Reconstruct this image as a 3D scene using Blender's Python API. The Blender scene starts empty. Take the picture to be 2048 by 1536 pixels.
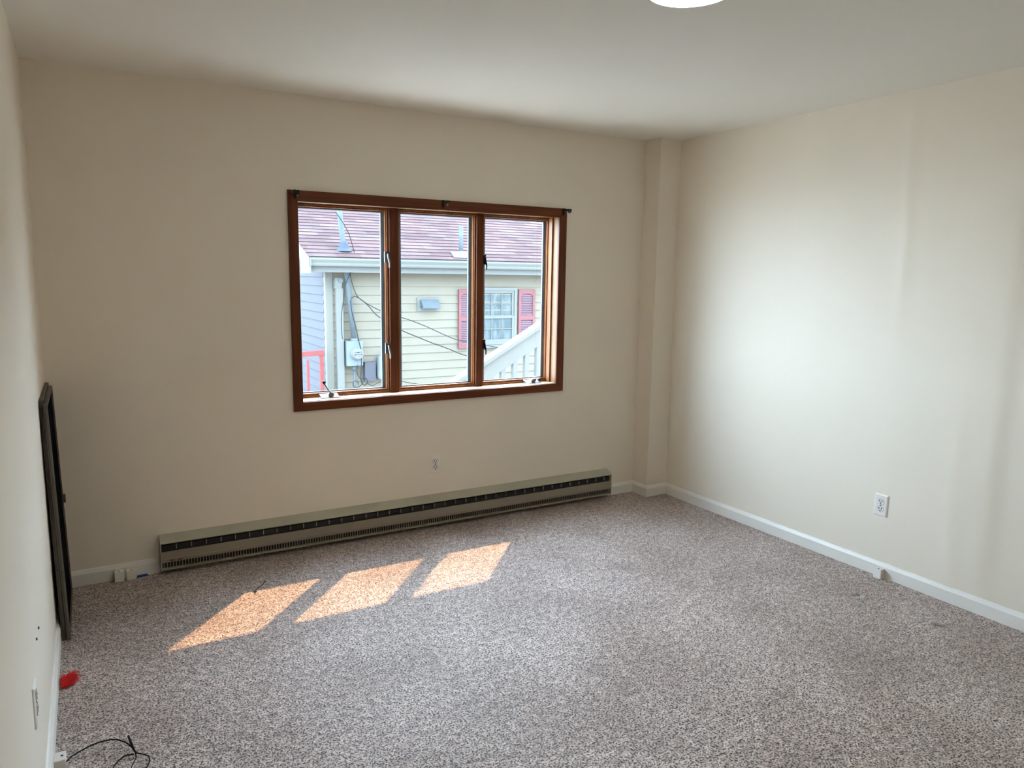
import bpy, bmesh, math, random
from mathutils import Vector, Matrix
random.seed(7)
C = bpy.context.scene.collection
SC = bpy.context.scene
PI = math.pi

# ------------------------------------------------------------------ camera
F, YAW, PITCH, ROLL = 1462.62, 0.52723, 0.14782, 0.014179
CAM = Vector((0.18675, -3.98723, 1.5317))
fw = Vector((math.sin(YAW)*math.cos(PITCH), math.cos(YAW)*math.cos(PITCH), -math.sin(PITCH)))
rt = fw.cross(Vector((0, 0, 1))).normalized(); up = rt.cross(fw)
r2 = math.cos(ROLL)*rt + math.sin(ROLL)*up; u2 = -math.sin(ROLL)*rt + math.cos(ROLL)*up
cd = bpy.data.cameras.new('camera'); cam = bpy.data.objects.new('camera', cd); C.objects.link(cam)
cam.matrix_world = Matrix(((r2.x, u2.x, -fw.x, CAM.x), (r2.y, u2.y, -fw.y, CAM.y), (r2.z, u2.z, -fw.z, CAM.z), (0, 0, 0, 1)))
cd.sensor_width = 36; cd.lens = F/2048*36; cd.clip_start = .02; cd.clip_end = 200
SC.camera = cam

# ------------------------------------------------------------------ light
W = bpy.data.worlds.new('sky'); SC.world = W; W.use_nodes = True
nt = W.node_tree; bg = nt.nodes['Background']
tc = nt.nodes.new('ShaderNodeTexCoord'); sep = nt.nodes.new('ShaderNodeSeparateXYZ'); nt.links.new(tc.outputs['Generated'], sep.inputs[0])
rp = nt.nodes.new('ShaderNodeValToRGB'); nt.links.new(sep.outputs[2], rp.inputs[0])
rp.color_ramp.elements[0].position = 0.0; rp.color_ramp.elements[0].color = (.675, .835, 1, 1)
rp.color_ramp.elements[1].position = .8; rp.color_ramp.elements[1].color = (.63, .80, 1, 1)
nt.links.new(rp.outputs[0], bg.inputs[0]); bg.inputs[1].default_value = 25.5
SX, SY = .503, .550                      # ground shift per metre of height
sd = bpy.data.lights.new('sun', 'SUN'); sun = bpy.data.objects.new('sun', sd); C.objects.link(sun)
sun.rotation_euler = Vector((SX, SY, 1)).to_track_quat('Z', 'Y').to_euler()
sun.location = (6, 8, 9)
sd.energy = 7.4; sd.angle = math.radians(.6); sd.color = (1, .56, .27)
SC.view_settings.view_transform = 'Standard'; SC.view_settings.look = 'None'
SC.view_settings.exposure = 0.38; SC.view_settings.gamma = 1.0; SC.view_settings.use_curve_mapping = False
SC.cycles.max_bounces = 14; SC.cycles.diffuse_bounces = 8; SC.cycles.transparent_max_bounces = 16
SC.cycles.use_denoising = True; SC.cycles.sample_clamp_indirect = 6

# ------------------------------------------------------------------ materials
def mat(name, col, rough=.6, metal=0, var=0, vscale=8, bump=0, bscale=200, spec=.5, col2=None, emit=None, es=0, stretch=None, sheen=0):
    m = bpy.data.materials.new(name); m.use_nodes = True; n = m.node_tree; b = n.nodes['Principled BSDF']
    b.inputs['Base Color'].default_value = (*col, 1); b.inputs['Roughness'].default_value = rough
    b.inputs['Metallic'].default_value = metal; b.inputs['Specular IOR Level'].default_value = spec
    if sheen: b.inputs['Sheen Weight'].default_value = sheen
    if emit: b.inputs['Emission Color'].default_value = (*emit, 1); b.inputs['Emission Strength'].default_value = es
    if var or bump or col2:
        t = n.nodes.new('ShaderNodeTexCoord'); mp = n.nodes.new('ShaderNodeMapping'); n.links.new(t.outputs['Object'], mp.inputs[0])
        if stretch: mp.inputs['Scale'].default_value = stretch
    if var or col2:
        ns = n.nodes.new('ShaderNodeTexNoise'); ns.inputs['Scale'].default_value = vscale; ns.inputs['Detail'].default_value = 5
        n.links.new(mp.outputs[0], ns.inputs['Vector'])
        cr = n.nodes.new('ShaderNodeValToRGB'); n.links.new(ns.outputs[0], cr.inputs[0])
        a = col; c2 = col2 or tuple(max(0, c*(1-var)) for c in col)
        cr.color_ramp.elements[0].position = .35; cr.color_ramp.elements[0].color = (*c2, 1)
        cr.color_ramp.elements[1].position = .62; cr.color_ramp.elements[1].color = (*a, 1)
        n.links.new(cr.outputs[0], b.inputs['Base Color'])
    if bump:
        nb = n.nodes.new('ShaderNodeTexNoise'); nb.inputs['Scale'].default_value = bscale; nb.inputs['Detail'].default_value = 3
        n.links.new(mp.outputs[0], nb.inputs['Vector'])
        bp = n.nodes.new('ShaderNodeBump'); bp.inputs['Strength'].default_value = 1; bp.inputs['Distance'].default_value = bump
        n.links.new(nb.outputs[0], bp.inputs['Height']); n.links.new(bp.outputs[0], b.inputs['Normal'])
    return m

WALLC = (.81, .745, .635)
M = {}
M['wall'] = mat('wall_paint', WALLC, .47, var=.03, vscale=1.5, bump=.0012, bscale=14, spec=.22)
M['ceil'] = mat('ceiling_paint', (.86, .845, .79), .8, var=.02, vscale=1, bump=.0012, bscale=9, spec=.2)
M['base'] = mat('baseboard_paint', (.80, .78, .73), .4, var=.05, vscale=3)
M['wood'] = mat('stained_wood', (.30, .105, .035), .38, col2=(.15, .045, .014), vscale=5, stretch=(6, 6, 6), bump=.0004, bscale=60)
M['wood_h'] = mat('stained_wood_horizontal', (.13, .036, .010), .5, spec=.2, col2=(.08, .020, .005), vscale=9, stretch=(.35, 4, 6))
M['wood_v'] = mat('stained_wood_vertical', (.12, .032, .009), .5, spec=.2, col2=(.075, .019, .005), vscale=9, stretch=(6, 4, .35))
M['sashwood'] = mat('honey_wood', (.25, .088, .024), .45, spec=.2, col2=(.16, .05, .013), vscale=9, stretch=(5, 4, .5))
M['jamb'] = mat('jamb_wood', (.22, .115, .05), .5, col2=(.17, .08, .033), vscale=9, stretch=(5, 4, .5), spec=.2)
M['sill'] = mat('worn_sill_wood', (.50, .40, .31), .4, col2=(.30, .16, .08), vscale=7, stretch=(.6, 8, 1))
M['black'] = mat('black_metal', (.010, .010, .011), .6, spec=.2)
M['chrome'] = mat('bare_aluminium', (.40, .42, .44), .35, metal=.8)
M['alu'] = mat('grey_hardware', (.09, .10, .10), .45, metal=.2)
M['white'] = mat('white_plastic', (.82, .80, .76), .35)
M['white2'] = mat('ivory_cover_plastic', (.82, .79, .71), .5)
M['slot'] = mat('slot_black', (.01, .009, .008), .6)
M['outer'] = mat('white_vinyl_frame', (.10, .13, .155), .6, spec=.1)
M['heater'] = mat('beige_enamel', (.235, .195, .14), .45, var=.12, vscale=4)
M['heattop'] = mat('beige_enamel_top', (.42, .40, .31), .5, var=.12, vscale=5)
M['fin'] = mat('heater_fin_metal', (.34, .36, .36), .35, metal=.6)
M['bronze'] = mat('bronze_rim', (.16, .12, .08), .35, metal=.7)
M['lamp'] = mat('lamp_diffuser', (.9, .9, .85), .5, emit=(1, .93, .80), es=38)
M['screenframe'] = mat('bronze_screen_frame', (.125, .108, .088), .6, metal=0, spec=.15, var=.15, vscale=20)
M['screendark'] = mat('dark_screen_channel', (.05, .035, .034), .5)
M['mesh'] = mat('black_insect_mesh', (.008, .009, .010), 1, spec=0)
M['red'] = mat('red_feather', (.62, .008, .006), .6)
M['blue'] = mat('blue_plastic', (.02, .07, .30), .4)
M['cable'] = mat('black_cable', (.010, .010, .012), .8, spec=.1)
M['debris'] = mat('pale_blue_scrap', (.45, .58, .62), .5)
M['char'] = mat('melted_carpet', (.05, .042, .04), .7, var=.4, vscale=60, bump=.002, bscale=120)
# outside: everything faces a bright open sky
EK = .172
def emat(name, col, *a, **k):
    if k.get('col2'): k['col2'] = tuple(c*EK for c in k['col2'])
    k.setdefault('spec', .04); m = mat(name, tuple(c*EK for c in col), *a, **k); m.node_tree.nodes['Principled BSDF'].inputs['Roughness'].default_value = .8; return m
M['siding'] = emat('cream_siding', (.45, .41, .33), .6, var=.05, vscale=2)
M['siding2'] = emat('sky_tinted_siding', (.19, .20, .235), .6, var=.04, vscale=2)  # same house siding, bluish skylight and shade mixed into its colour; utility box borrows it
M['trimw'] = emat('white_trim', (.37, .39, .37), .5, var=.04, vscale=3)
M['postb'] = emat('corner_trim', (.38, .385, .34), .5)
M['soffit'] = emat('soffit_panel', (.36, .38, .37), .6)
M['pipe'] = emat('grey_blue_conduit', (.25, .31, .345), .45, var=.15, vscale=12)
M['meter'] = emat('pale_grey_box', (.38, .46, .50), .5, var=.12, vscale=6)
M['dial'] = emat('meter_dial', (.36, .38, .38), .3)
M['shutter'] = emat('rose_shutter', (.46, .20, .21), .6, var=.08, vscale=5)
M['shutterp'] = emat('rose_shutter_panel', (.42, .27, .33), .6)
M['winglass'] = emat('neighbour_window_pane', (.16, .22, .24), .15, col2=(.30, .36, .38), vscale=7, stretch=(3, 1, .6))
M['rail'] = emat('white_painted_wood', (.37, .375, .355), .5, var=.04, vscale=5)
M['redrail'] = emat('red_painted_wood', (.50, .15, .145), .6, var=.15, vscale=8)
M['gravel'] = mat('concrete_ground', (.47, .44, .39), .9, var=.2, vscale=3)
M['wire'] = emat('grey_black_wire', (.06, .07, .08), .6)
M['flash'] = emat('white_flashing', (.36, .40, .42), .5)
M['lead'] = emat('lead_flashing', (.14, .18, .25), .5)

def floor_material():
    m = bpy.data.materials.new('carpet'); m.use_nodes = True; n = m.node_tree; b = n.nodes['Principled BSDF']; L = n.links.new
    N = n.nodes.new
    t = N('ShaderNodeTexCoord'); pos = t.outputs['Object']
    def noise(sc, det=2, dist=0):
        x = N('ShaderNodeTexNoise'); x.inputs['Scale'].default_value = sc; x.inputs['Detail'].default_value = det
        x.inputs['Distortion'].default_value = dist; L(pos, x.inputs['Vector']); return x.outputs[0]
    def ramp(v, p0, c0, p1, c1):
        r = N('ShaderNodeValToRGB'); L(v, r.inputs[0]); e = r.color_ramp.elements
        e[0].position = p0; e[0].color = (*c0, 1); e[1].position = p1; e[1].color = (*c1, 1); return r.outputs[0]
    tuft = noise(150, 2.5, .6)
    col = ramp(tuft, .41, (.055, .040, .034), .54, (.675, .56, .51))
    mid = noise(34, 2)
    patch = noise(2.2, 3)
    def mix(a, bcol, fac, mode='MIX'):
        x = N('ShaderNodeMix'); x.data_type = 'RGBA'; x.blend_type = mode
        if isinstance(fac, float): x.inputs[0].default_value = fac
        else: L(fac, x.inputs[0])
        L(a, x.inputs[6])
        if isinstance(bcol, tuple): x.inputs[7].default_value = (*bcol, 1)
        else: L(bcol, x.inputs[7])
        return x.outputs[2]
    col = mix(col, ramp(mid, .34, (.66, .645, .63), .64, (1.14, 1.14, 1.14)), 1.0, 'MULTIPLY')
    col = mix(col, ramp(patch, .34, (.80, .765, .74), .64, (1.08, 1.08, 1.08)), 1.0, 'MULTIPLY')
    # soiled patches with their own outline
    nz = noise(9, 3)
    for (x, y, r, k) in STAINS:
        k0 = .35 if k > .7 else 1
        vs = N('ShaderNodeVectorMath'); vs.operation = 'DISTANCE'; L(pos, vs.inputs[0]); vs.inputs[1].default_value = (x, y, 0)
        a = N('ShaderNodeMath'); a.operation = 'MULTIPLY_ADD'; L(nz, a.inputs[0]); a.inputs[1].default_value = r*1.3; L(vs.outputs['Value'], a.inputs[2])
        mr = N('ShaderNodeMapRange'); L(a.outputs[0], mr.inputs[0]); mr.inputs[1].default_value = r*.7; mr.inputs[2].default_value = r*1.75
        mr.inputs[3].default_value = k; mr.inputs[4].default_value = 0
        col = mix(col, (.10*k0, .075*k0, .062*k0), mr.outputs[0])
    L(col, b.inputs['Base Color']); b.inputs['Roughness'].default_value = .46; b.inputs['Specular IOR Level'].default_value = .32
    b.inputs['Sheen Weight'].default_value = .15
    bp = N('ShaderNodeBump'); bp.inputs['Strength'].default_value = 1; bp.inputs['Distance'].default_value = .006; L(tuft, bp.inputs['Height'])
    b2 = N('ShaderNodeBump'); b2.inputs['Strength'].default_value = 1; b2.inputs['Distance'].default_value = .008; L(mid, b2.inputs['Height'])
    L(bp.outputs[0], b2.inputs['Normal']); L(b2.outputs[0], b.inputs['Normal'])
    return m
STAINS = []
def pix_floor(u, v, z=0):
    d = fw + r2*((u-1024)/F) - u2*((v-768)/F); t = (z-CAM.z)/d.z; return CAM + d*t
for (u, v, r, k) in ((1716, 1190, .022, 1), (1706, 1191, .013, 1), (1872, 1250, .024, .95), (1886, 1252, .018, .85), (1245, 1135, .10, .35), (1370, 1170, .09, .3), (1190, 1335, .07, .35), (1255, 1372, .06, .35), (520, 1305, .05, .35), (960, 1400, .16, .12),
                     (1700, 1330, .25, .15), (420, 1230, .25, .18)):
    p = pix_floor(u, v); STAINS.append((p.x, p.y, r, k))
M['carpet'] = floor_material()

def glass_material():
    m = bpy.data.materials.new('window_glass'); m.use_nodes = True; n = m.node_tree; n.nodes.remove(n.nodes['Principled BSDF'])
    o = n.nodes['Material Output']; t = n.nodes.new('ShaderNodeBsdfTransparent'); g = n.nodes.new('ShaderNodeBsdfGlossy')
    g.inputs['Roughness'].default_value = .02; lw = n.nodes.new('ShaderNodeLayerWeight'); pw = n.nodes.new('ShaderNodeMath'); pw.operation = 'POWER'; pw.inputs[1].default_value = 5; n.links.new(lw.outputs['Facing'], pw.inputs[0])
    fr = n.nodes.new('ShaderNodeMath'); fr.operation = 'MULTIPLY_ADD'; fr.inputs[1].default_value = .8; fr.inputs[2].default_value = .035; n.links.new(pw.outputs[0], fr.inputs[0])
    mx = n.nodes.new('ShaderNodeMixShader'); t.inputs[0].default_value = (.96, .98, .98, 1)
    n.links.new(fr.outputs[0], mx.inputs[0]); n.links.new(t.outputs[0], mx.inputs[1]); n.links.new(g.outputs[0], mx.inputs[2]); n.links.new(mx.outputs[0], o.inputs[0])
    return m
M['glass'] = glass_material()

def shingle_material():
    m = bpy.data.materials.new('shingles'); m.use_nodes = True; n = m.node_tree; b = n.nodes['Principled BSDF']; L = n.links.new
    t = n.nodes.new('ShaderNodeTexCoord')
    br = n.nodes.new('ShaderNodeTexBrick'); L(t.outputs['UV'], br.inputs['Vector'])
    br.inputs['Scale'].default_value = 1; br.inputs['Brick Width'].default_value = .31; br.inputs['Row Height'].default_value = .143
    br.inputs['Mortar Size'].default_value = .004; br.offset = .37; br.offset_frequency = 2
    br.inputs['Color1'].default_value = (.47, .285, .295, 1); br.inputs['Color2'].default_value = (.62, .465, .465, 1); br.inputs['Mortar'].default_value = (.30, .21, .22, 1)
    ns = n.nodes.new('ShaderNodeTexNoise'); ns.inputs['Scale'].default_value = 2.5; ns.inputs['Detail'].default_value = 6; L(t.outputs['UV'], ns.inputs['Vector'])
    cr = n.nodes.new('ShaderNodeValToRGB'); L(ns.outputs[0], cr.inputs[0]); cr.color_ramp.elements[0].position = .35; cr.color_ramp.elements[1].position = .65
    cr.color_ramp.elements[0].color = (.8, .85, .88, 1); cr.color_ramp.elements[1].color = (1.05, 1, 1, 1)
    mx = n.nodes.new('ShaderNodeMix'); mx.data_type = 'RGBA'; mx.blend_type = 'MULTIPLY'; mx.inputs[0].default_value = 1
    L(br.outputs[0], mx.inputs[6]); L(cr.outputs[0], mx.inputs[7]); 
    sc = n.nodes.new('ShaderNodeMix'); sc.data_type = 'RGBA'; sc.blend_type = 'MULTIPLY'; sc.inputs[0].default_value = 1
    L(mx.outputs[2], sc.inputs[6]); sc.inputs[7].default_value = (ROOFK, ROOFK, ROOFK, 1)
    L(sc.outputs[2], b.inputs['Base Color']); b.inputs['Roughness'].default_value = .9; b.inputs['Specular IOR Level'].default_value = .02
    return m
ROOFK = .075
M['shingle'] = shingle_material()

# ------------------------------------------------------------------ mesh helpers
class MB:
    def __init__(s): s.bm = bmesh.new()
    def box(s, x0, x1, y0, y1, z0, z1, bev=0):
        g = bmesh.ops.create_cube(s.bm, size=1); vs = g['verts']
        for v in vs: v.co = Vector(((x0+x1)/2+v.co.x*(x1-x0), (y0+y1)/2+v.co.y*(y1-y0), (z0+z1)/2+v.co.z*(z1-z0)))
        if bev:
            es = list({e for v in vs for e in v.link_edges})
            bmesh.ops.bevel(s.bm, geom=es, offset=bev, segments=2, affect='EDGES', profile=.6)
        return s
    def poly(s, pts, ext):
        """closed polygon (3-d points) extruded by vector ext"""
        e = Vector(ext); a = [s.bm.verts.new(p) for p in pts]; b = [s.bm.verts.new(Vector(p)+e) for p in pts]; k = len(pts)
        s.bm.faces.new(a[::-1]); s.bm.faces.new(b)
        for i in range(k): s.bm.faces.new((a[i], a[(i+1) % k], b[(i+1) % k], b[i]))
        return s
    def tube(s, pts, r, seg=8, cap=True):
        pts = [Vector(p) for p in pts]; rings = []
        rad = r if isinstance(r, (list, tuple)) else [r]*len(pts)
        prev = None
        for i, p in enumerate(pts):
            d = (pts[min(i+1, len(pts)-1)]-pts[max(i-1, 0)]).normalized()
            if prev is None: a = d.orthogonal().normalized()
            else: a = (prev - d*prev.dot(d)).normalized()
            prev = a; b = d.cross(a)
            rings.append([s.bm.verts.new(p + (a*math.cos(2*PI*k/seg)+b*math.sin(2*PI*k/seg))*rad[i]) for k in range(seg)])
        for i in range(len(rings)-1):
            for k in range(seg): s.bm.faces.new((rings[i][k], rings[i][(k+1) % seg], rings[i+1][(k+1) % seg], rings[i+1][k]))
        if cap: s.bm.faces.new(rings[0][::-1]); s.bm.faces.new(rings[-1])
        return s
    def lathe(s, c, prof, seg=48, axis='z'):
        """prof: list of (radius, height); around vertical axis through c"""
        rings = []
        for r, h in prof:
            ring = []
            for k in range(seg):
                a = 2*PI*k/seg
                if axis == 'z': p = (c[0]+r*math.cos(a), c[1]+r*math.sin(a), c[2]+h)
                elif axis == 'y': p = (c[0]+r*math.cos(a), c[1]+h, c[2]+r*math.sin(a))
                else: p = (c[0]+h, c[1]+r*math.cos(a), c[2]+r*math.sin(a))
                ring.append(s.bm.verts.new(p))
            rings.append(ring)
        for i in range(len(rings)-1):
            for k in range(seg): s.bm.faces.new((rings[i][k], rings[i][(k+1) % seg], rings[i+1][(k+1) % seg], rings[i+1][k]))
        s.bm.faces.new(rings[0][::-1]); s.bm.faces.new(rings[-1])
        return s
    def build(s, name, m, parent=None, smooth=False, uv=None):
        bmesh.ops.recalc_face_normals(s.bm, faces=s.bm.faces)
        me = bpy.data.meshes.new(name); s.bm.to_mesh(me); s.bm.free(); me.materials.append(m)
        o = bpy.data.objects.new(name, me); C.objects.link(o)
        if smooth:
            for p in me.polygons: p.use_smooth = True
        if parent is not None:
            o.parent = parent; o.matrix_parent_inverse = parent.matrix_world.inverted() if False else Matrix.Translation(-parent.location)
        return o

def thing(name, label, cat, loc=(0, 0, 0), group=None, kind=None):
    o = bpy.data.objects.new(name, None); C.objects.link(o); o.location = loc; o.empty_display_size = .1
    if kind: o['kind'] = kind
    else: o['label'] = label; o['category'] = cat
    if group: o['group'] = group
    return o
def tag(o, label, cat, group=None):
    o['label'] = label; o['category'] = cat
    if group: o['group'] = group
    return o
def struct(o): o['kind'] = 'structure'; return o
def spline(pts, n=8):
    pts = [Vector(p) for p in pts]; out = []
    P = [pts[0]*2-pts[1]] + pts + [pts[-1]*2-pts[-2]]
    for i in range(1, len(P)-2):
        for k in range(n):
            t = k/n; a, b, c, d = P[i-1], P[i], P[i+1], P[i+2]
            out.append(.5*((2*b)+(c-a)*t+(2*a-5*b+4*c-d)*t*t+(3*b-a-3*c+d)*t**3))
    out.append(pts[-1]); return out
def pix(u, v, ax, val):
    d = fw + r2*((u-1024)/F) - u2*((v-768)/F); t = (val-CAM[ax])/d[ax]; return CAM + d*t

# ------------------------------------------------------------------ room shell
XR, XC, DC, H, YF = 3.703, 3.527, .156, 2.44, -5.4
WX0, WX1, WZ0, WZ1 = 1.165, 2.845, .812, 1.915      # rough opening of the window
GZ = -.95
b = MB(); b.box(-.15, XR+.15, YF-.15, .0, -.2, 0); struct(b.build('floor', M['carpet']))
b = MB(); b.box(-.15, XR+.15, YF-.15, .14, H, H+.15); struct(b.build('ceiling', M['ceil']))
b = MB()
b.box(-.15, WX0, 0, .14, GZ, H); b.box(WX1, XR+.15, 0, .14, GZ, H); b.box(WX0, WX1, 0, .14, GZ, WZ0); b.box(WX0, WX1, 0, .14, WZ1, H)
struct(b.build('wall_back', M['wall']))
b = MB(); b.box(-.15, 0, YF-.15, 0, 0, H); struct(b.build('wall_left', M['wall']))
b = MB(); b.box(0, XR, YF-.15, YF, 0, H); struct(b.build('wall_front', M['wall']))
# right wall: drywall is slightly uneven, joints stand proud in vertical ridges
def wall_h(y, z):
    h = 0
    for yc, w, a in ((-1.785, .030, .0055), (-2.145, .035, .0055), (-1.30, .06, .0012), (-.62, .08, .0015)):
        wob = .012*math.sin(z*2.3+yc*9)+.006*math.sin(z*7+yc)
        amp = a*(.55+.45*math.sin(z*1.7+yc*5))
        h -= amp*math.exp(-((y-yc-wob)/w)**2)
    t = max(0, min(1, (-2.27-y)/.10)); h += .010*t*t*(3-2*t)
    t = max(0, min(1, (-2.37-y)/.6)); h += .006*t
    return h
bm = bmesh.new(); ys = [i*-.02 for i in range(0, 140)] + [-2.8-i*.1 for i in range(0, 28)]; ys = [y for y in ys if y > YF-.15] + [YF-.15]
zs = [i*H/24 for i in range(25)]
gr = [[bm.verts.new((XR+wall_h(y, z), y, z)) for z in zs] for y in ys]
for i in range(len(ys)-1):
    for j in range(24): bm.faces.new((gr[i][j], gr[i+1][j], gr[i+1][j+1], gr[i][j+1]))
bk = [[bm.verts.new((XR+.15, y, z)) for z in (0, H)] for y in (ys[0], ys[-1])]
bm.faces.new((bk[0][0], bk[0][1], bk[1][1], bk[1][0]))
b = MB(); b.bm = bm; o = struct(b.build('wall_right', M['wall'], smooth=True))
b = MB(); b.box(XC, XR, -DC, 0, 0, H, 0); struct(b.build('wall_corner', M['wall']))

def base_profile(name, p, d, nrm):
    """baseboard from p along vector d, standing off the wall along nrm"""
    p = Vector(p); n = Vector(nrm); b = MB()
    pr = [(0, 0), (.014, 0), (.014, .058), (.010, .066), (.006, .074), (0, .078)]
    b.poly([p + n*a + Vector((0, 0, z)) for a, z in pr], d); return struct(b.build(name, M['base']))
base_profile('baseboard_back', (.014, 0, 0), (.414, 0, 0), (0, -1, 0))
base_profile('baseboard_back', (3.292, 0, 0), (XC-3.292, 0, 0), (0, -1, 0))
b = MB(); pr = [(0, 0), (.014, 0), (.014, .058), (.010, .066), (.006, .074), (0, .078)]
cols = [[b.bm.verts.new(p) for p in ((XC-a, 0, z), (XC-a, -DC-a, z), (XR, -DC-a, z))] for a, z in pr]
for i in range(len(pr)-1):
    for k in (0, 1): b.bm.faces.new((cols[i][k], cols[i][k+1], cols[i+1][k+1], cols[i+1][k]))
struct(b.build('baseboard_corner', M['base']))
base_profile('baseboard_right', (XR, -DC, 0), (0, YF+DC, 0), (-1, 0, 0))
base_profile('baseboard_left', (0, 0, 0), (0, YF, 0), (1, 0, 0))

# ------------------------------------------------------------------ window
w1 = thing('window_1', '', '', (2.005, 0, .78), kind='structure')
OX0, OX1, OZ0, OZ1 = 1.1324, 2.8892, .7787, 1.9561         # casing outside
IX0, IX1, IZ0, IZ1 = 1.182, 2.832, .828, 1.899            # casing inside
y0 = -.018
def casing(pts, name, m):
    b = MB(); b.poly([(x, 0, z) for x, z in pts], (0, y0, 0))
    bmesh.ops.bevel(b.bm, geom=[e for e in b.bm.edges if abs(e.verts[0].co.y-y0) < 1e-5 and abs(e.verts[1].co.y-y0) < 1e-5], offset=.0025, segments=2, affect='EDGES')
    return b.build(name, m, w1)
g = .0006
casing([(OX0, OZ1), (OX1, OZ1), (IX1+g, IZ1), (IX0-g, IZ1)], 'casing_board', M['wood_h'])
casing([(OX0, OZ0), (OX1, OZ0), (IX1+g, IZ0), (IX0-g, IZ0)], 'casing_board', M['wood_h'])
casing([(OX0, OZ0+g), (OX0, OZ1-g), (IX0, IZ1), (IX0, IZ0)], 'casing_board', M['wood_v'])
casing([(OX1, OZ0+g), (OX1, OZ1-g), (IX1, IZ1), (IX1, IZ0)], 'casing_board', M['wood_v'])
# jamb boards lining the opening, sill
JY = .128
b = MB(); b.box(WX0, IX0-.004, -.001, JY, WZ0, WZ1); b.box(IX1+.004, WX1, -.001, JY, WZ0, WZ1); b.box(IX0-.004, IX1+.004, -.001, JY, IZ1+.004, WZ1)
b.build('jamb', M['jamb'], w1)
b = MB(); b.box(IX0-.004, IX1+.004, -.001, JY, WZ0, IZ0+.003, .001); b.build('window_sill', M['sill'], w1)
# mullions
MUL = ((1.724, 1.777), (2.292, 2.337))
for a, c in MUL:
    b = MB(); b.box(a, c, .082, JY, IZ0+.003, IZ1+.004, .002); b.build('mullion', M['wood_v'], w1)
# sashes: stepped honey-coloured frame, glass, outer white frame
units = ((1.185, 1.722), (1.779, 2.291), (2.339, 2.836))
def ring(b, x0, x1, z0, z1, t, ya, yb, bev=.0015, tb=None, tt=None):
    tb = tb or t; tt = tt or t
    b.box(x0, x0+t, ya, yb, z0, z1, bev); b.box(x1-t, x1, ya, yb, z0, z1, bev)
    b.box(x0+t, x1-t, ya, yb, z0, z0+tb, bev); b.box(x0+t, x1-t, ya, yb, z1-tt, z1, bev)
SZ0, SZ1 = .833, 1.902
for a, c in units:
    sh = MB(); ring(sh, a, c, SZ0, SZ1, .009, .096, .1275, .001)      # frame stop
    ring(sh, a+.0095, c-.0095, SZ0+.0095, SZ1-.0095, .0055, .104, .1265, .002, .012, .008)
    s = sh.build('sash', M['sashwood'], w1)
    b = MB(); b.box(a+.014, c-.014, .120, .124, SZ0+.020, SZ1-.016); b.build('glass', M['glass'], s)
    b = MB(); ring(b, a-.002, c+.002, SZ0-.004, SZ1+.004, .036, .1285, .142, .001, .032, .030); b.build('outer_frame', M['outer'], s)
b = MB(); b.box(2.826, 2.8365, .058, .0965, SZ0, SZ1, .001); b.build('stop_strip', M['sashwood'], w1)
# casement locks on the stiles
def lock(x, z, dark=False):
    m = M['black'] if dark else M['alu']
    b = MB(); b.box(x-.014, x+.014, .088, .1, z-.031, z+.031, .002); lk = b.build('sash_lock', m, w1)
    b = MB(); b.tube(spline([(x+.004, .085, z+.018), (x+.006, .078, z-.01), (x+.01, .074, z-.035), (x+.009, .073, z-.062)], 4), [.006]*4+[.0055]*4+[.004]*4+[.003], 8)
    b.build('lever', M['chrome'] if not dark else M['black'], lk, smooth=True)
for z in (1.625, 1.095): lock(1.711, z)
for z in (1.625, 1.095): lock(2.347, z, True)  # black colour gives these the shade of locks silhouetted against daylight
# crank operators on the sill
def crank(x, up_):
    b = MB(); b.poly([(x-.058, .045, IZ0+.003), (x+.058, .045, IZ0+.003), (x+.060, .098, IZ0+.003), (x-.060, .098, IZ0+.003)], (0, 0, .004))
    b.poly([(x-.050, .052, IZ0+.007), (x+.050, .052, IZ0+.007), (x+.052, .098, IZ0+.022), (x-.052, .098, IZ0+.022), (x-.052, .098, IZ0+.007), (x+.052, .098, IZ0+.007)][:4], (0, 0, -.003))
    c = b.build('crank_operator', M['alu'], w1)
    b = MB(); b.lathe((x+.008, .060, IZ0+.014), [(.016, 0), (.017, .012), (.012, .02), (.006, .022)], 16); b.build('crank_hub', M['alu'], c, smooth=True)
    if up_: pts = [(x+.012, .055, IZ0+.030), (x-.004, .045, IZ0+.036), (x-.022, .042, IZ0+.062), (x-.036, .042, IZ0+.088)]
    else: pts = [(x+.005, .055, IZ0+.030), (x+.010, .040, IZ0+.034), (x+.014, .022, IZ0+.036), (x+.016, .008, IZ0+.034)]
    b = MB(); b.tube(spline(pts, 4), [.005]*5+[.004]*3+[.004]*4+[.004], 8); b.build('crank_arm', M['alu'], c, smooth=True)
    k = pts[-1]; b = MB()
    b.tube([Vector(k)-Vector((-.006 if up_ else -.002, 0 if up_ else .010, -.010 if up_ else 0)), Vector(k), Vector(k)+Vector((-.008 if up_ else .001, -.002 if up_ else -.012, .014 if up_ else 0))], [.0055, .0085, .0065], 10)
    b.build('crank_knob', M['black'], c, smooth=True)
crank(1.352, True); crank(2.700, False)
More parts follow.
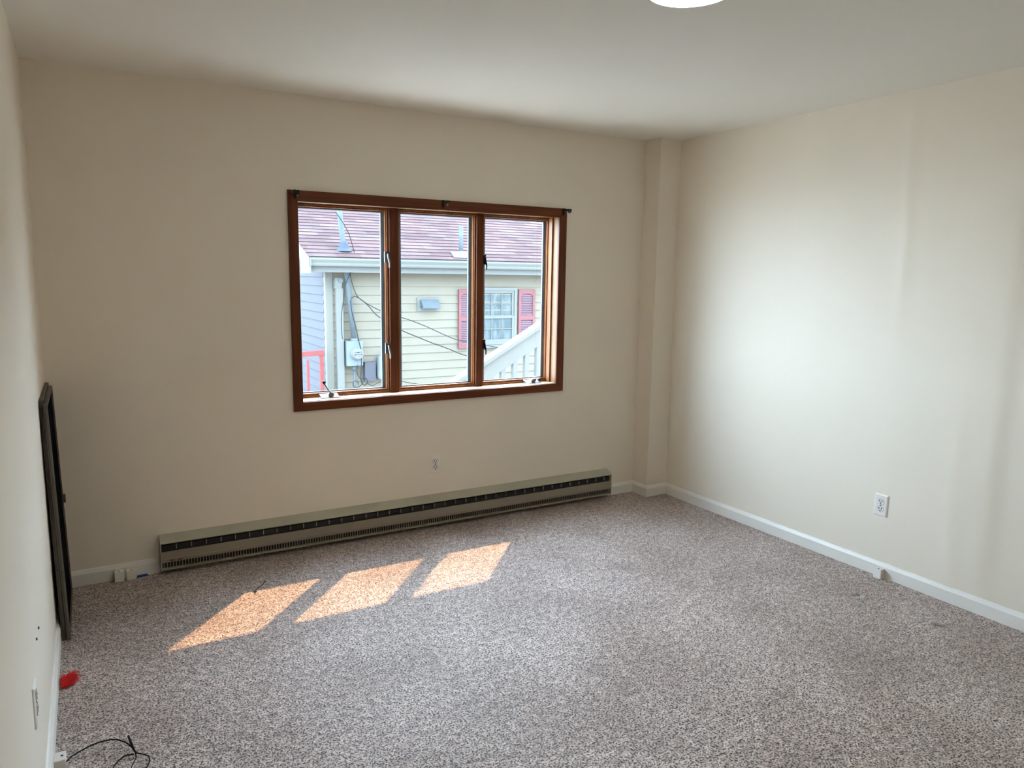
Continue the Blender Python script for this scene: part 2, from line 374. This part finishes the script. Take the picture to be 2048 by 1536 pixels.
# curtain rod brackets on the head casing
for x, lab in ((1.168, 'black curtain rod bracket on the upper left corner of the wooden window casing'),
               (2.016, 'black curtain rod bracket on the middle of the wooden head casing'),
               (2.860, 'black curtain rod bracket on the upper right corner of the wooden window casing')):
    t = thing('curtain_bracket', lab, 'bracket', (x, -.018, 1.93), 'curtain rod brackets on the window casing')
    b = MB(); b.box(x-.006, x+.006, -.024, -.018, 1.913, 1.957, .002); b.build('wall_plate', M['black'], t)
    b = MB(); b.box(x-.004, x+.004, -.085, -.022, 1.938, 1.950, .0015); b.build('arm', M['black'], t)
    b = MB()
    for k in range(9):
        a0 = PI+PI*k/8-.0; a1 = a0
    pts = [(x, -.085+.014*math.cos(a), 1.944+.014*math.sin(a)-.002) for a in [PI*.9+PI*1.2*k/10 for k in range(11)]]
    b.tube(pts, .0062, 8); b.build('rod_cup', M['black'], t, smooth=True)
    b = MB(); b.tube([(x, -.078, 1.928), (x, -.078, 1.921)], .0035, 8); b.build('set_screw', M['chrome'], t)

# ------------------------------------------------------------------ baseboard heater
hx0, hx1 = .436, 3.284
t = thing('baseboard_heater', 'long beige electric baseboard heater with dark slots under the window', 'heater', ((hx0+hx1)/2, 0, 0))
b = MB(); b.box(hx0, hx1, -.008, -.0005, .022, .186); b.build('back_plate', M['heater'], t)
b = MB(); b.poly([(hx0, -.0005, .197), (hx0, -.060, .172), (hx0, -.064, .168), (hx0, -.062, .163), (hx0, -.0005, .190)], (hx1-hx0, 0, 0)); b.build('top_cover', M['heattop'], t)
b = MB(); b.poly([(hx0, -.060, .123), (hx0, -.066, .121), (hx0, -.067, .086), (hx0, -.069, .083), (hx0, -.067, .080), (hx0, -.066, .067), (hx0, -.060, .067)], (hx1-hx0, 0, 0)); b.build('front_panel', M['heater'], t)
b = MB(); b.poly([(hx0, -.030, .024), (hx0, -.064, .024), (hx0, -.069, .029), (hx0, -.068, .034), (hx0, -.063, .037), (hx0, -.061, .037), (hx0, -.061, .032), (hx0, -.030, .030)], (hx1-hx0, 0, 0)); b.build('bottom_rail', M['heater'], t)
for x in (hx0, hx1-.004):
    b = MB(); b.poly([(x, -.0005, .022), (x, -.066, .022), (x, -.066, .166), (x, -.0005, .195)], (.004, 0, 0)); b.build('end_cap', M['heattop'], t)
b = MB(); b.box(hx0+.005, hx1-.005, -.045, -.009, .034, .150); b.build('heating_core', M['slot'], t)
# grille bars: the larger near ones as a repeated pattern in one perforated strip
b = MB(); x = hx0+.012
while x < hx1-.012:
    b.box(x, x+.0034, -.0655, -.061, .034, .070); x += .0142
b.build('lower_grille', M['heater'], t)
x = hx0+.075; b0 = MB(); b0.box(-.0012, .0012, -.058, -.045, .130, .155); f0 = b0.build('fin', M['fin'], t)
f0.matrix_parent_inverse = Matrix.Translation(-t.location); f0.location = (x, 0, 0); x += .0715
while x < hx1-.03:
    f = f0.copy(); C.objects.link(f); f.parent = t; f.matrix_parent_inverse = f0.matrix_parent_inverse.copy(); f.location = (x, 0, 0); x += .0715
b = MB(); b.tube([(hx0+.006, -.035, .143), (hx1-.006, -.035, .143)], .006, 8) ; b.build('element_tube', M['fin'], t)
# small maker's badge at the left end
b = MB(); b.box(hx0+.040, hx0+.062, -.0690, -.0665, .073, .078); b.box(hx0+.078, hx0+.098, -.0690, -.0665, .073, .078); b.build('badge', mat('dark_red_badge', (.10, .01, .01), .5), t)

# ------------------------------------------------------------------ outlets and jacks
def outlet(c, n, label, m, name='wall_outlet'):
    """duplex outlet centred at c on a wall whose normal into the room is n ('-y','-x','+x')"""
    t = thing(name, label, 'outlet', c)
    if n == '-y': T = Matrix.Translation(c) @ Matrix.Identity(4)
    elif n == '-x': T = Matrix.Translation(c) @ Matrix.Rotation(-PI/2, 4, 'Z')
    else: T = Matrix.Translation(c) @ Matrix.Rotation(PI/2, 4, 'Z')
    def fin(b, nm, mm, par, smooth=False):
        b.bm.transform(T); return b.build(nm, mm, par, smooth)
    b = MB(); w, h = .0365, .0575
    vs0 = [(-w, 0, -h), (w, 0, -h), (w, 0, h), (-w, 0, h)]; vs1 = [(-w+.006, -.0062, -h+.006), (w-.006, -.0062, -h+.006), (w-.006, -.0062, h-.006), (-w+.006, -.0062, h-.006)]
    vm = [(-w, -.003, -h), (w, -.003, -h), (w, -.003, h), (-w, -.003, h)]
    A = [b.bm.verts.new(p) for p in vs0]; Bv = [b.bm.verts.new(p) for p in vm]; D = [b.bm.verts.new(p) for p in vs1]
    for i in range(4):
        j = (i+1) % 4; b.bm.faces.new((A[i], A[j], Bv[j], Bv[i])); b.bm.faces.new((Bv[i], Bv[j], D[j], D[i]))
    b.bm.faces.new(D); b.bm.faces.new(A[::-1])
    fin(b, 'cover_plate', m, t)
    for s in (1, -1):
        z = s*.0195; pts = []
        for k in range(28):
            a = 2*PI*k/28; pts.append((.0168*math.cos(a), -.006, z+max(-.0135, min(.0135, .0168*math.sin(a)))))
        b = MB(); b.poly(pts, (0, -.0018, 0)); r = fin(b, 'receptacle', m, t)
        b = MB(); b.box(-.0090, -.0050, -.0084, -.007, z-.001, z+.009); b.box(.0045, .0085, -.0084, -.007, z-.001, z+.008)
        b.lathe((0, -.0082, z-.0075), [(.0034, -.0002), (.0034, .0012)], 12, 'y'); fin(b, 'slot', M['slot'], r)
        b = MB()
        for k in range(28):
            pass
        ring_ = [(p[0]*1.05, -.0066, z+(p[2]-z)*1.06) for p in pts]; ring_.append(ring_[0]); b.tube(ring_, .0005, 5); fin(b, 'seam', M['slot'], r)
    b = MB(); b.lathe((0, -.0075, 0), [(.0035, 0), (.0035, .0015)], 12, 'y'); fin(b, 'screw', M['alu'], t)
    return t
outlet(Vector((1.972, 0, .3835)), '-y', 'almond duplex outlet on the window wall above the heater', M['white2'])
outlet(Vector((XR-.0005, -1.784, .376)), '-x', 'white duplex outlet low on the right-hand wall', M['white'])
outlet(Vector((0, -1.77, .372)), '+x', 'white outlet plate seen edge-on on the left wall', M['white'])

def jack(c, size, label, m=None, out=(0, -1, 0)):
    x, y, z = c; sx, sy, sz = size
    t = thing('cable_jack_box', label, 'jack box', (x, y, 0), 'surface jack boxes on the baseboards')
    b = MB(); b.box(x-sx/2, x+sx/2, y-sy/2, y+sy/2, z, z+sz, .002); b.build('cover', m or M['white2'], t)
    b = MB(); o = Vector(out)
    p = Vector((x, y, z+sz)) + o*(sy/2 if out[1] else sx/2)*.35
    b.lathe((p.x, p.y, z+sz-.0005), [(.004, 0), (.004, .0015)], 10); b.build('screw', M['slot'], t)
    return t
jack((.248, -.030, .0), (.042, .032, .052), 'leftmost of two ivory jack boxes on the baseboard left of the heater')
jack((.301, -.030, .0), (.042, .032, .050), 'ivory jack box on the baseboard nearest the heater')
jack((XR-.030, -1.822, .0), (.032, .042, .050), 'white jack box on the right-hand baseboard', M['white'], (-1, 0, 0))
jack((.030, -1.490, .0), (.032, .050, .030), 'white jack box on the left baseboard where the black cable starts', M['white'], (1, 0, 0))
b = MB(); b.poly([(.326, -.020, 0), (.374, -.017, 0), (.374, -.027, 0), (.327, -.030, 0)], (0, 0, .009)); tag(b.build('plastic_strip', M['blue']), 'small blue plastic strip on carpet beside the jack box by the heater', 'scrap')
for y, z in ((-1.456, .447), (-1.554, .456)):
    b = MB(); b.lathe((.0, y, z), [(.004, -.001), (.0045, .002), (.002, .004)], 10, 'x'); tag(b.build('wall_anchor', M['char']), 'dark screw hole mark low on the left wall, %s' % ('farther from the camera' if y > -1.5 else 'nearer to the camera'), 'screw', 'screw marks on the left wall')

# ------------------------------------------------------------------ two window screens leaning on the left wall
def screen(label, xb, xt, dy, h, y_near=-.592, y_far=-.045, th=.0148):
    t = thing('window_screen', label, 'window screen', (xb, (y_near+y_far)/2, 0), 'window screens leaning on the left wall')
    lean = (xt-xb)
    def P(s, yy, z): return Vector((xb + lean*z/h + s*th, yy+dy*z/h, z))
    def bar(ya, yb, za, zb, nm, m, s0=0, s1=1, ins=0):
        b = MB(); b.poly([P(s0, ya, za), P(s0, yb, za), P(s0, yb, zb), P(s0, ya, zb)], (th*(s1-s0), 0, 0))
        if nm != 'mesh_panel': bmesh.ops.bevel(b.bm, geom=list(b.bm.edges), offset=.0012, segments=1, affect='EDGES')
        return b.build(nm, m, t)
    f = .011
    bar(y_near, y_near+f, 0, h, 'frame_rail', M['screenframe']); bar(y_far-f, y_far, 0, h, 'frame_rail', M['screenframe'])
    bar(y_near+f, y_far-f, 0, f, 'frame_rail', M['screenframe']); bar(y_near+f, y_far-f, h-f, h, 'frame_rail', M['screenframe'])
    bar(y_near+f, y_far-f, f, h-f, 'mesh_panel', M['mesh'], .45, .6)
    # spline groove seen along the near edge, pull tab and corner screw
    b = MB(); b.poly([P(.25, y_near-.0006, .03), P(.45, y_near-.0006, .03), P(.45, y_near-.0006, h-.03), P(.25, y_near-.0006, h-.03)], (0, .002, 0)); b.build('groove', M['screendark'], t)
    b = MB(); c = P(1, y_far-.03, h*.47); b.box(c.x-.001, c.x+.010, c.y-.006, c.y+.006, c.z-.02, c.z+.02, .002); b.build('pull_tab', M['screenframe'], t)
    b = MB(); c = P(.5, y_near, h*.30); b.lathe((c.x, c.y-.0015, c.z), [(.003, 0), (.003, .002)], 10, 'y'); b.build('screw', M['slot'], t)
    return t
screen('bronze framed insect screen leaning directly against the left wall', .0160, .0006, .02, 1.012)
screen('bronze framed insect screen leaning in front of the other screen, facing the room', .0330, .0160, 0, 1.000, -.600, -.055)

# ------------------------------------------------------------------ ceiling lamp
lx, ly = 1.852, -2.182
t = thing('ceiling_lamp', 'round flush ceiling lamp, lit, with thin bronze rim', 'lamp', (lx, ly, H))
b = MB(); b.lathe((lx, ly, H), [(.138, 0), (.140, -.006), (.1405, -.036), (.137, -.040), (.131, -.040), (.130, -.035)], 64); b.build('rim', M['bronze'], t, smooth=True)
b = MB(); b.lathe((lx, ly, H), [(.1305, -.034), (.1305, -.0415), (.122, -.0435), (.06, -.045), (.001, -.0455)], 64); b.build('diffuser', M['lamp'], t, smooth=True)

# ------------------------------------------------------------------ small things on the carpet
b = MB(); base = Vector((.026, -.985, .002))
for k in range(420):
    a = random.gauss(.62, .55); L_ = random.uniform(.015, .056)*(1.15 if abs(a-.75) < .3 else .7)
    d = Vector((math.cos(a), math.sin(a)*.9, random.uniform(.0, .45))).normalized()
    s0 = base + Vector((random.uniform(-.006, .014), random.uniform(-.02, .05), random.uniform(0, .008)))
    e = s0 + d*L_*.6 + Vector((0, 0, -.002)); e2 = s0 + d*L_ + Vector((random.gauss(0, .003), random.gauss(0, .003), -.004)); e.z = max(e.z, .003); e2.z = max(e2.z, .002); 
    s0.x = max(s0.x, .016); e.x = max(e.x, .017); e2.x = max(e2.x, .017)
    b.tube([s0, e, e2], [.0012, .0010, .0004], 4)
tag(b.build('feather', M['red']), 'fluffy bright red feather on the carpet against the left baseboard', 'feather')
cable_pts = [(.046, -1.50), (.062, -1.478), (.096, -1.462), (.135, -1.458), (.18, -1.468), (.215, -1.50), (.236, -1.545), (.238, -1.556)]
loop = [(.232, -1.552), (.205, -1.553), (.180, -1.575), (.172, -1.61), (.185, -1.65), (.225, -1.665), (.262, -1.64), (.272, -1.60), (.258, -1.567), (.236, -1.553)]
t = thing('coax_cable', 'thin black cable looped on the carpet at the lower left', 'cable', (.15, -1.5, 0))
b = MB(); b.tube([(.040, -1.50, .012)] + [Vector((x, y, z)) for (x, y), z in zip(cable_pts, (.012, .012, .016, .022, .024, .018, .010, .008))][0:0] + spline([(x, y, z) for (x, y), z in zip(cable_pts, (.012, .012, .016, .022, .024, .018, .010, .008))], 6), .0022, 8)
b.build('lead', M['cable'], t, smooth=True)
b = MB(); b.tube(spline([(x, y, .006+.004*(k % 2)) for k, (x, y) in enumerate(loop)], 6), .0020, 8); b.build('coil', M['cable'], t, smooth=True)
b = MB(); b.tube(spline([(.235, -1.553, .008), (.236, -1.575, .006), (.222, -1.61, .004), (.215, -1.66, .004)], 6), .0016, 8); b.build('coil', M['cable'], t, smooth=True)
b = MB(); b.tube([(.236, -1.553, .010), (.228, -1.520, .018), (.220, -1.478, .030)], [.0022, .0038, .0034], 8); b.build('plug', M['cable'], t, smooth=True)
b = MB(); b.tube(spline([(.880, -.385, .004), (.868, -.40, .006), (.850, -.43, .006), (.825, -.455, .005), (.812, -.475, .004), (.806, -.492, .004), (.814, -.488, .006), (.802, -.478, .005)], 5), .0022, 6); tag(b.build('string_scrap', M['char']), 'short dark thread lying in the left sunlit patch', 'thread')
q = pix_floor(1724, 1194); b = MB(); b.poly([(q.x-.008, q.y-.012, .001), (q.x+.004, q.y-.014, .001), (q.x+.009, q.y+.002, .001), (q.x+.001, q.y+.011, .001), (q.x-.006, q.y+.006, .001)], (0, 0, .003))
tag(b.build('plastic_scrap', M['debris']), 'tiny pale blue scrap lying in a burnt hole of the carpet', 'scrap')

# ------------------------------------------------------------------ outside
b = MB(); b.box(-14, 26, .14, 30, GZ-.1, GZ); b.box(-14, 26, -22, YF-.15, GZ-.1, GZ); b.box(-14, -.15, YF-.15, .14, GZ-.1, GZ); b.box(XR+.15, 26, YF-.15, .14, GZ-.1, GZ); struct(b.build('ground', M['gravel']))

FY, HX, EX = 5.6, 2.92, 12.5              # facade plane, left corner, right end
EZ, RK = 1.72, .37                        # eave height, roof slope
hs = thing('neighbour_house', 'cream sided house with pink shingle roof seen through the window', 'house', (HX, FY, GZ))
def siding(name, m, o, d, ln, n, z0, z1, step=.117, zcut=None):
    """horizontal lap siding: o origin, d unit direction, n outward normal"""
    b = MB(); o = Vector(o); d = Vector(d); n = Vector(n); z = z0
    while z < z1-.005:
        zt = min(z+step, z1); L0, L1 = 0, ln
        if zcut: L1 = zcut(z)
        if L1 <= 0: z += step; continue
        q = o + Vector((0, 0, z)); h = Vector((0, 0, zt-z))
        b.poly([q, q+n*.016, q+n*.016+h*.05, q+n*.003+h, q+h], d*L1); z += step
    return b.build(name, m, hs)
siding('front_siding', M['siding'], (HX+.09, FY, 0), (1, 0, 0), EX-HX-.09, (0, -1, 0), GZ+.2, 1.55)
b = MB()                                    # body behind the siding
b.box(HX+.005, EX, FY, FY+.12, GZ, 1.56); b.build('foundation_wall', M['postb'], hs)
b = MB(); b.box(HX-.008, HX+.088, FY-.022, FY+.07, GZ+.1, 1.545, .002); b.build('corner_post', M['postb'], hs)
RY0_ = 5.235
b = MB(); z = GZ+.2
while z < 1.55+RK*4.3:
    y1 = FY+4.4; ys_ = max(FY+.07, RY0_+(z+.117+.12-EZ)/RK)
    b.poly([(HX, ys_, z), (HX-.016, ys_, z), (HX-.014, ys_, z+.006), (HX-.003, ys_, z+.117), (HX, ys_, z+.117)], (0, y1-ys_, 0)); z += .117
b.build('gable_siding', M['siding2'], hs)
RY0, RY1 = 5.235, 10.0
def rz(y): return EZ + RK*(y-RY0)
b = MB(); nrow = int((RY1-RY0)/.1342); uvd = []
for k in range(nrow):
    ya = RY0+k*.1342; yb = ya+.150; za = rz(ya)+.012; zb = rz(yb)+.002
    b.poly([(2.62, ya, za-.010), (2.62, ya, za), (2.62, yb, zb), (2.62, yb, zb-.010)], (EX+.4-2.62, 0, 0))
roof = b.build('roof', M['shingle'], hs)
uvl = roof.data.uv_layers.new(name='UVMap')
for lp in roof.data.loops:
    co = roof.data.vertices[lp.vertex_index].co; uvl.data[lp.index].uv = (co.x, (co.y-RY0)*1.066+.0005)
b = MB(); b.poly([(2.64, RY0, rz(RY0)-.008), (2.64, RY1, rz(RY1)-.008), (2.64, RY1, rz(RY1)-.10), (2.64, RY0+.1, rz(RY0)-.10)], (EX-2.64, 0, 0)); b.build('roof_deck', M['soffit'], hs)
b = MB(); b.poly([(2.625, RY0+.02, EZ-.20), (2.625, RY0+.02, rz(RY0)-.002), (2.625, RY1, rz(RY1)-.002), (2.625, RY1, rz(RY1)-.17), (2.625, RY0+.45, rz(RY0+.45)-.19), (2.625, RY0+.45, EZ-.20)], (.022, 0, 0)); b.build('rake_board', M['trimw'], hs)
b = MB(); b.box(2.647, EX, RY0+.10, RY0+.12, 1.535, EZ, .001); b.build('fascia', M['soffit'], hs)
b = MB(); b.box(2.647, EX, RY0+.12, FY, 1.545, 1.56); b.box(2.647, HX, RY0+.12, RY0+.45, 1.535, 1.55); b.build('soffit', M['soffit'], hs)
b = MB(); gy = RY0+.10
prof = [(gy, 1.612), (gy-.075, 1.612), (gy-.085, 1.628), (gy-.090, 1.652), (gy-.112, 1.682), (gy-.118, 1.690), (gy-.118, 1.716), (gy-.104, 1.716), (gy-.104, 1.694), (gy-.08, 1.655), (gy-.07, 1.624), (gy, 1.622)]
b.poly([(2.64, y, z) for y, z in prof], (EX-2.64, 0, 0)); b.box(2.636, 2.642, gy-.118, gy, 1.612, 1.716); b.build('gutter', M['trimw'], hs)
# downspout
b = MB(); b.box(3.035, 3.128, FY-.085, FY-.018, GZ+.05, 1.33, .006)
b.poly([(3.020, FY-.085, 1.325), (3.020, FY-.018, 1.325), (3.020, FY-.018, 1.42), (3.020, FY-.10, 1.465), (3.020, FY-.12, 1.42)], (.088, 0, 0)); b.build('downspout', M['trimw'], hs)
b = MB(); b.box(3.060, 3.118, FY-.128, FY-.075, 1.405, 1.448, .006); b.build('downspout_opening', M['pipe'], hs)
# vent pipe with white flashing on the roof (right) 
v = pix(922, 497, 1, 5.43); vx = v.x
b = MB(); b.tube([(vx, 5.43, rz(5.43)-.02), (vx, 5.43, rz(5.43)+.40)], .030, 16); b.build('vent_pipe', M['pipe'], hs, smooth=True)
b = MB(); b.poly([(vx-.17, 5.30, rz(5.30)+.014), (vx+.15, 5.30, rz(5.30)+.014), (vx+.12, 5.52, rz(5.52)+.014), (vx-.12, 5.52, rz(5.52)+.014)], (0, 0, .012))
b.lathe((vx, 5.43, rz(5.43)), [(.075, .0), (.045, .06), (.034, .065)], 20); b.build('vent_flashing', M['flash'], hs)
# wall lamp box / exhaust hood
b = MB(); b.box(4.20, 4.535, FY-.028, FY-.012, 1.01, 1.20, .004); b.build('mounting_block', M['soffit'], hs)
b = MB(); b.poly([(4.245, FY-.028, 1.17), (4.245, FY-.05, 1.175), (4.245, FY-.13, 1.09), (4.245, FY-.13, 1.055), (4.245, FY-.028, 1.055)], (.26, 0, 0)); b.build('exhaust_hood', M['pipe'], hs)
# neighbour's sash window with shutters
wx0, wx1, wz0, wz1 = 5.13, 5.812, .50, 1.345
b = MB()
def frame(b, x0, x1, z0, z1, t, ya, yb): ring(b, x0, x1, z0, z1, t, ya, yb, .003)
frame(b, wx0, wx1, wz0, wz1, .045, FY-.045, FY-.005); b.box(wx0-.02, wx1+.02, FY-.06, FY-.01, wz0-.045, wz0-.002, .003); nw = b.build('window', M['trimw'], hs)
zm = .905
for za, zb, yo in ((zm, wz1-.045, -.022), (wz0+.045, zm+.02, -.034)):
    b = MB(); frame(b, wx0+.047, wx1-.047, za, zb, .035, FY+yo-.01, FY+yo+.01)
    xa, xb = wx0+.082, wx1-.082
    for k in (1, 2): xx = xa+(xb-xa)*k/3; b.box(xx-.006, xx+.006, FY+yo-.006, FY+yo+.006, za+.03, zb-.03)
    zz = (za+zb)/2; b.box(xa, xb, FY+yo-.0062, FY+yo+.0062, zz-.006, zz+.006)
    b.build('window_sash', M['trimw'], nw)
    b = MB(); b.box(wx0+.06, wx1-.06, FY+yo+.007, FY+yo+.011, za+.01, zb-.01); b.build('pane', M['winglass'], nw)
for x0, x1 in ((4.838, 5.100), (5.842, 6.130)):
    b = MB(); z0, z1 = .462, 1.318
    ring(b, x0, x1, z0, z1, .042, FY-.050, FY-.014, .003, .07, .06); b.box(x0+.04, x1-.04, FY-.05, FY-.014, .86, .925, .003)
    # arched head
    pts = [(x0+.04, FY-.048, z1-.03), (x1-.04, FY-.048, z1-.03)] + [((x0+x1)/2+((x1-x0)/2-.04)*math.cos(a), FY-.048, z1-.105+.045*math.sin(a)) for a in [PI*k/10 for k in range(11)]]
    b.poly(pts, (0, .03, 0)); s = b.build('shutter', M['shutter'], hs)
    b = MB(); b.box(x0+.03, x1-.03, FY-.020, FY-.014, z0+.03, z1-.03)
    z = z0+.075
    while z < z1-.07:
        if not .85 < z < .92: b.poly([(x0+.042, FY-.040, z), (x0+.042, FY-.020, z+.020), (x0+.042, FY-.020, z+.014), (x0+.042, FY-.040, z-.006)], (x1-x0-.084, 0, 0))
        z += .0265
    b.build('louvres', M['shutterp'], s)
# service mast (conduit) leaning a little, passing through the eave
t = thing('service_mast', 'grey blue electrical conduit mast rising from the meter through the neighbour eave', 'conduit', (3.27, 5.52, .66))
mp = lambda z: Vector((3.268-.105*(z-.64), 5.52-.02*(z-.64), z))
b = MB(); b.tube([mp(.66), mp(1.2), mp(1.9), mp(2.75)], .034, 16); b.build('pipe', M['pipe'], t, smooth=True)
b = MB(); p = mp(rz(5.5)); b.lathe((p.x, p.y, rz(p.y)), [(.11, -.01), (.075, .03), (.05, .10), (.036, .12)], 20); b.build('flashing', M['lead'], t)
b = MB(); p = mp(2.75); b.tube([p, p+Vector((0, 0, .05)), p+Vector((-.04, -.05, .10)), p+Vector((-.04, -.11, .07))], [.036, .05, .055, .04], 14); b.build('weatherhead', M['pipe'], t, smooth=True)
b = MB(); p = mp(.66); b.lathe((p.x, p.y, .632), [(.048, 0), (.048, .03), (.038, .034)], 16); b.build('hub', M['meter'], t)
# meter
t = thing('electric_meter', 'pale grey electric meter box with round dial on the cream siding', 'meter', (3.26, FY-.02, .3))
b = MB(); b.box(3.150, 3.368, FY-.14, FY-.016, .300, .632, .005); b.build('meter_box', M['meter'], t)
b = MB(); b.lathe((3.283, FY-.14, .465), [(.088, 0), (.088, -.012), (.078, -.02), (.074, -.055), (.06, -.062)], 32, 'y'); b.build('meter_dial', M['dial'], t)
b = MB()
for x, z, w, h in ((3.236, .487, .010, .007), (3.263, .484, .018, .008), (3.287, .486, .034, .010), (3.325, .487, .012, .006), (3.240, .455, .016, .012), (3.262, .457, .006, .010), (3.283, .459, .014, .007), (3.305, .458, .007, .009), (3.326, .458, .016, .010), (3.300, .432, .014, .005)):
    b.box(x-w/2, x+w/2, FY-.204, FY-.2015, z-h/2, z+h/2)
b.build('register', M['wire'], t)
b = MB(); b.tube([(3.262, FY-.08, .300), (3.262, FY-.08, .235)], .028, 14); b.tube([(3.262, FY-.08, .236), (3.266, FY-.08, -.30)], .016, 12); b.build('lower_conduit', M['pipe'], t, smooth=True)
b = MB(); b.box(3.405, 3.560, FY-.10, FY-.016, .075, .335, .004); u = tag(b.build('utility_box', M['siding2']), 'small flat grey blue utility box on the siding right of the meter', 'utility box')
b = MB(); b.box(3.585, 3.80, FY-.15, FY-.016, .09, .425, .045); u = tag(b.build('cable_enclosure', M['meter']), 'rounded grey enclosure partly hidden behind the left window stile', 'utility box')

def wire(name, pts, r, label, yv=5.42, par=None):
    P = [pix(u, v, 1, (yv if len(q) == 0 else q[0])) for (u, v, *q) in pts]
    b = MB(); b.tube(spline(P, 6), r*1.25, 6); return tag(b.build('overhead_cable', M['wire'], smooth=True), label, 'cable', 'loose cables on the neighbour house')
wire('c', [(671, 424), (683, 441), (697, 466), (706, 495), (711, 515), (709, 530), (700, 548), (691, 570), (687, 600), (683, 630), (683, 660), (685, 678)], .0042, 'thin cable looping from the mast top down left of the conduit')
wire('c', [(697, 502), (698, 520), (701, 552), (708, 578), (717, 595), (735, 608), (760, 621), (790, 633), (810, 637), (850, 652), (885, 668), (915, 680), (940, 684), (975, 691), (1005, 697)], .0042, 'upper of the two long cables sagging right across the cream siding')
wire('c', [(702, 597), (710, 593), (722, 599), (735, 610), (758, 634), (800, 659), (830, 672), (862, 685), (895, 697), (931, 711), (975, 719), (1003, 722)], .0050, 'lower of the two long cables sagging right across the cream siding')
wire('c', [(701, 600), (704, 625), (711, 652), (717, 680), (722, 700), (723, 720), (722, 745), (722, 760), (725, 768), (731, 770), (735, 762), (730, 756), (723, 758)], .0052, 'dark cable hanging down right side of the meter box')
wire('c', [(715, 730), (714, 745), (719, 755), (726, 764), (722, 770), (716, 774), (709, 774), (706, 768), (709, 762), (715, 763), (717, 770)], .0040, 'thin cable coiled below the meter box')
wire('c', [(733, 766), (745, 771), (757, 765), (770, 762), (800, 762), (815, 765), (840, 769), (870, 774)], .0042, 'thin cable running low along siding behind the middle pane')

# white stair railing close to the window, rising to the right
ST = (1.098-.709)/(4.109-3.404); SY_ = 2.1
sr = thing('staircase', 'white wooden outdoor staircase railing rising to the right outside the right pane', 'staircase', (3.0, 1.7, GZ))
def sz(x): return .709+ST*(x-3.404)
xa, xb = 1.15, 6.6
b = MB(); b.poly([(xa, SY_-.03, sz(xa)-.038), (xb, SY_-.03, sz(xb)-.038), (xb, SY_-.03, sz(xb)), (xa, SY_-.03, sz(xa))], (0, .13, 0)); b.build('handrail', M['rail'], sr)
b = MB(); b.poly([(xa, SY_, sz(xa)-.21), (xb, SY_, sz(xb)-.21), (xb, SY_, sz(xb)-.038), (xa, SY_, sz(xa)-.038)], (0, .038, 0)); b.build('rail_board', M['rail'], sr)
b = MB(); b.poly([(xa, SY_-.02, sz(xa)-1.15), (xb, SY_-.02, sz(xb)-1.15), (xb, SY_-.02, sz(xb)-.90), (xa, SY_-.02, sz(xa)-.90)], (0, .04, 0)); b.build('stringer', M['rail'], sr)
x = xa+.06; 
bx = [3.637+k*.1325 for k in range(-17, 22)]
for x in bx:
    if xa < x < xb:
        b = MB(); z1_ = sz(x)-.20; b.box(x-.024, x+.024, SY_+.005, SY_+.05, max(GZ, sz(x)-1.0), z1_, .002); b.build('baluster', M['rail'], sr)
k = 0; x = xa+.1
while x < xb-.3:
    zz = sz(x+.28)-.98
    if zz > GZ+.05:
        b = MB(); b.box(x, x+.29, SY_+.04, SY_+1.0, zz-.04, zz, .003); b.build('stair_tread', M['rail'], sr)
    x += .28
# red deck railing in front of the gable with its painted-in sky tint
rr = thing('deck_railing', 'red painted deck railing at the lower left of the window view', 'railing', (2.7, 5.5, GZ))
ry = 5.45
b = MB(); b.poly([(1.0, ry, .36), (2.845, ry, .465), (2.845, ry, .528), (1.0, ry, .44)], (0, .06, 0)); b.build('top_rail', M['redrail'], rr)
b = MB(); b.box(2.785, 2.835, ry+.005, ry+.055, GZ, .47, .003); b.build('post', M['redrail'], rr)
for x in (1.30, 1.63, 1.96, 2.30, 2.630):
    b = MB(); b.box(x-.016, x+.016, ry+.01, ry+.042, GZ, .40, .002); b.build('baluster', M['redrail'], rr)
